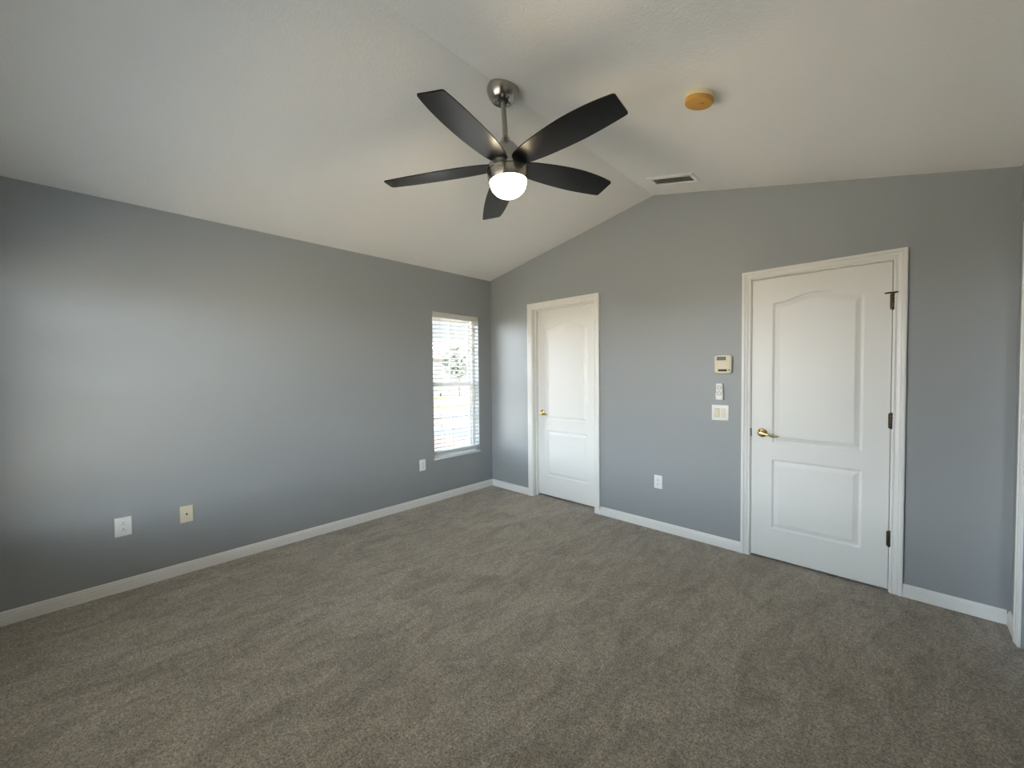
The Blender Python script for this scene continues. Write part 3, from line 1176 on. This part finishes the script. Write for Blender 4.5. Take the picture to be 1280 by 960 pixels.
# fan remote in its cradle
t = thing('remote_control', 'slim white fan remote in a wall holder between thermostat and switches', 'remote control', (2.5955, 0, 1.2220))
bm = NB()
plate(bm, [([(p[0] * s, p[1]) for p in rounded_rect(0.046, 0.125, 0.006)], d) for s, d in ((0.98, 0.006), (1.0, 0.008), (1.0, 0.020), (0.95, 0.0225))])
link('remote_body', place_bm(bm, R3B), m_plastic, t, angle=0.5)
bm = NB()
box(bm, -0.0275, 0.0275, -0.0640, -0.0100, 0.0, 0.0060, 0.001)
box(bm, -0.0275, -0.0240, -0.0640, -0.0100, 0.0060, 0.0200, 0.001)
box(bm, 0.0240, 0.0275, -0.0640, -0.0100, 0.0060, 0.0200, 0.001)
link('wall_holder', place_bm(bm, R3B), m_plastic, t, angle=0.5)
for cz in (0.0300, -0.0140):
    bm = NB()
    lathe(bm, [(0.0125, 0.0220), (0.0165, 0.0220), (0.0165, 0.0236), (0.0125, 0.0236), (0.0125, 0.0220)], 32, Matrix.Translation((0, cz, 0)))
    for k in range(4):
        a = PI / 2 * k
        lathe(bm, [(0, 0.0220), (0.0022, 0.0220), (0.0022, 0.0236), (0, 0.0236)], 10, Matrix.Translation((0.007 * math.cos(a), cz + 0.007 * math.sin(a), 0)))
    link('button_ring', place_bm(bm, R3B), m_grey, t)

# double rocker switch
t = thing('light_switch', 'white double switch plate with two almond rockers left of the hinged door', 'light switch', (2.598, 0, 1.056))
link('cover_plate', place_bm(cover_plate(0.123, 0.121), R3B), m_plastic, t, angle=0.5)
for dx in (-0.023, 0.023):
    bm = NB()
    box(bm, dx - 0.0182, dx + 0.0182, -0.0350, 0.0350, 0.0045, 0.0060)
    fr = link('rocker_frame', place_bm(bm, R3B), m_grey if dx < 0 else m_almond, t)
    bm = NB()
    up = dx > 0
    zt_, zb_ = (0.0070, 0.0125) if up else (0.0125, 0.0070)
    prism(bm, [(dx - 0.0165, 0.0330, 0.004), (dx - 0.0165, 0.0330, zt_), (dx - 0.0165, 0.0, 0.0085), (dx - 0.0165, -0.0330, zb_), (dx - 0.0165, -0.0330, 0.004)], (0.033, 0, 0))
    link('rocker', place_bm(bm, R3B), m_almond, fr)

# ------------------------------------------------------------------ outside the left window
def flat(name, label, x0, x1, y0, y1, z, m, cat='ground'):
    bm = NB()
    box(bm, x0, x1, y0, y1, z - 0.05, z)
    return st(link(name, bm, m), label, cat)


flat('ground', 'pale sandy ground around the house', -140, 100, -140, 140, -0.26, m_sand)
flat('bounce_bed', 'unseen pale gravel bed added along the house wall to bounce light indoors', -2.6, -0.2, -9, 12, -0.225, m_bounce)  # unseen reflector, added to throw daylight up to the ceiling corner
flat('lawn', 'dry yellow green lawn strip between street and sidewalk seen through the slats', -12.5, -11.0, -40, 40, -0.212, m_lawn)
flat('lawn', 'dry yellow green lawn across the street seen through the slats', -26.0, -16.0, -20, 12.8, -0.212, m_lawn)
flat('driveway', 'pinkish brick paver driveway just outside the window', -6.7, -2.6, 0.2, 2.75, -0.20, m_paver)
flat('driveway', 'bluish concrete slab outside beside the pavers', -5.9, -3.2, 2.75, 6.0, -0.205, m_bluecon)
flat('sidewalk', 'pale concrete sidewalk across the view outside', -11.0, -6.7, -40, 40, -0.21, m_concrete)
flat('road', 'pale grey street beyond the sidewalk and lawn strip', -16.0, -12.5, -60, 60, -0.215, m_concrete)
flat('driveway', 'pale driveway leading up to the house across the street', -26.0, -16.0, 12.8, 18.5, -0.21, m_concrete)

hs = thing('house', 'cream house across the street, faint behind the slats', 'house', (-31, 17, -0.2))
bm = NB()
box(bm, -5, 5, -9, 9, 0, 2.9)
link('house_wall', bm, m_stucco, hs)
bm = NB()
prism(bm, [(-5.6, -9.6, 2.9), (5.6, -9.6, 2.9), (0, -9.6, 5.0)], (0, 19.2, 0))
link('roof', bm, m_shingle, hs)
bm = NB()
box(bm, 5.0, 5.08, -4.2, 0.6, 0.05, 2.2)
for k in range(4):
    box(bm, 5.08, 5.10, -4.15, 0.55, 0.10 + k * 0.53, 0.56 + k * 0.53)
link('garage_door', bm, m_housedoor, hs)
for yy in (3.0, 6.5, -7.2):
    bm = NB()
    box(bm, 5.0, 5.05, yy - 0.6, yy + 0.6, 0.9, 2.2)
    link('house_window', bm, m_housewin, hs)


def tree(x, y, h, r, label):
    t = thing('tree', label, 'tree', (x, y, -0.2))
    bm = NB()
    tube(bm, smoothpath([(0, 0, 0), (0.05, 0.02, h * 0.3), (-0.04, 0.05, h * 0.62)], 4), 0.14, 10)
    link('trunk', bm, m_bark, t, angle=0.8)
    bm = NB()
    for k in range(420):
        d = Vector((random.gauss(0, 1), random.gauss(0, 1), random.gauss(0, 0.8))).normalized() * r * random.random() ** 0.4
        c = Vector((0, 0, h * 0.72)) + d
        s = 0.22 + 0.18 * random.random()
        a, b = Vector((random.gauss(0, 1), random.gauss(0, 1), random.gauss(0, 1))).normalized() * s, Vector((random.gauss(0, 1), random.gauss(0, 1), random.gauss(0, 1))).normalized() * s
        bm.faces.new([bm.verts.new(c + v) for v in (a, b, -a, -b)])
    link('foliage', bm, m_leaf, t)
    return t


tree(-20.5, 10.2, 4.6, 1.5, 'small pale tree across the street, left in the window view')
tree(-19.0, 14.6, 3.4, 1.0, 'small pale tree across the street, right in the window view')
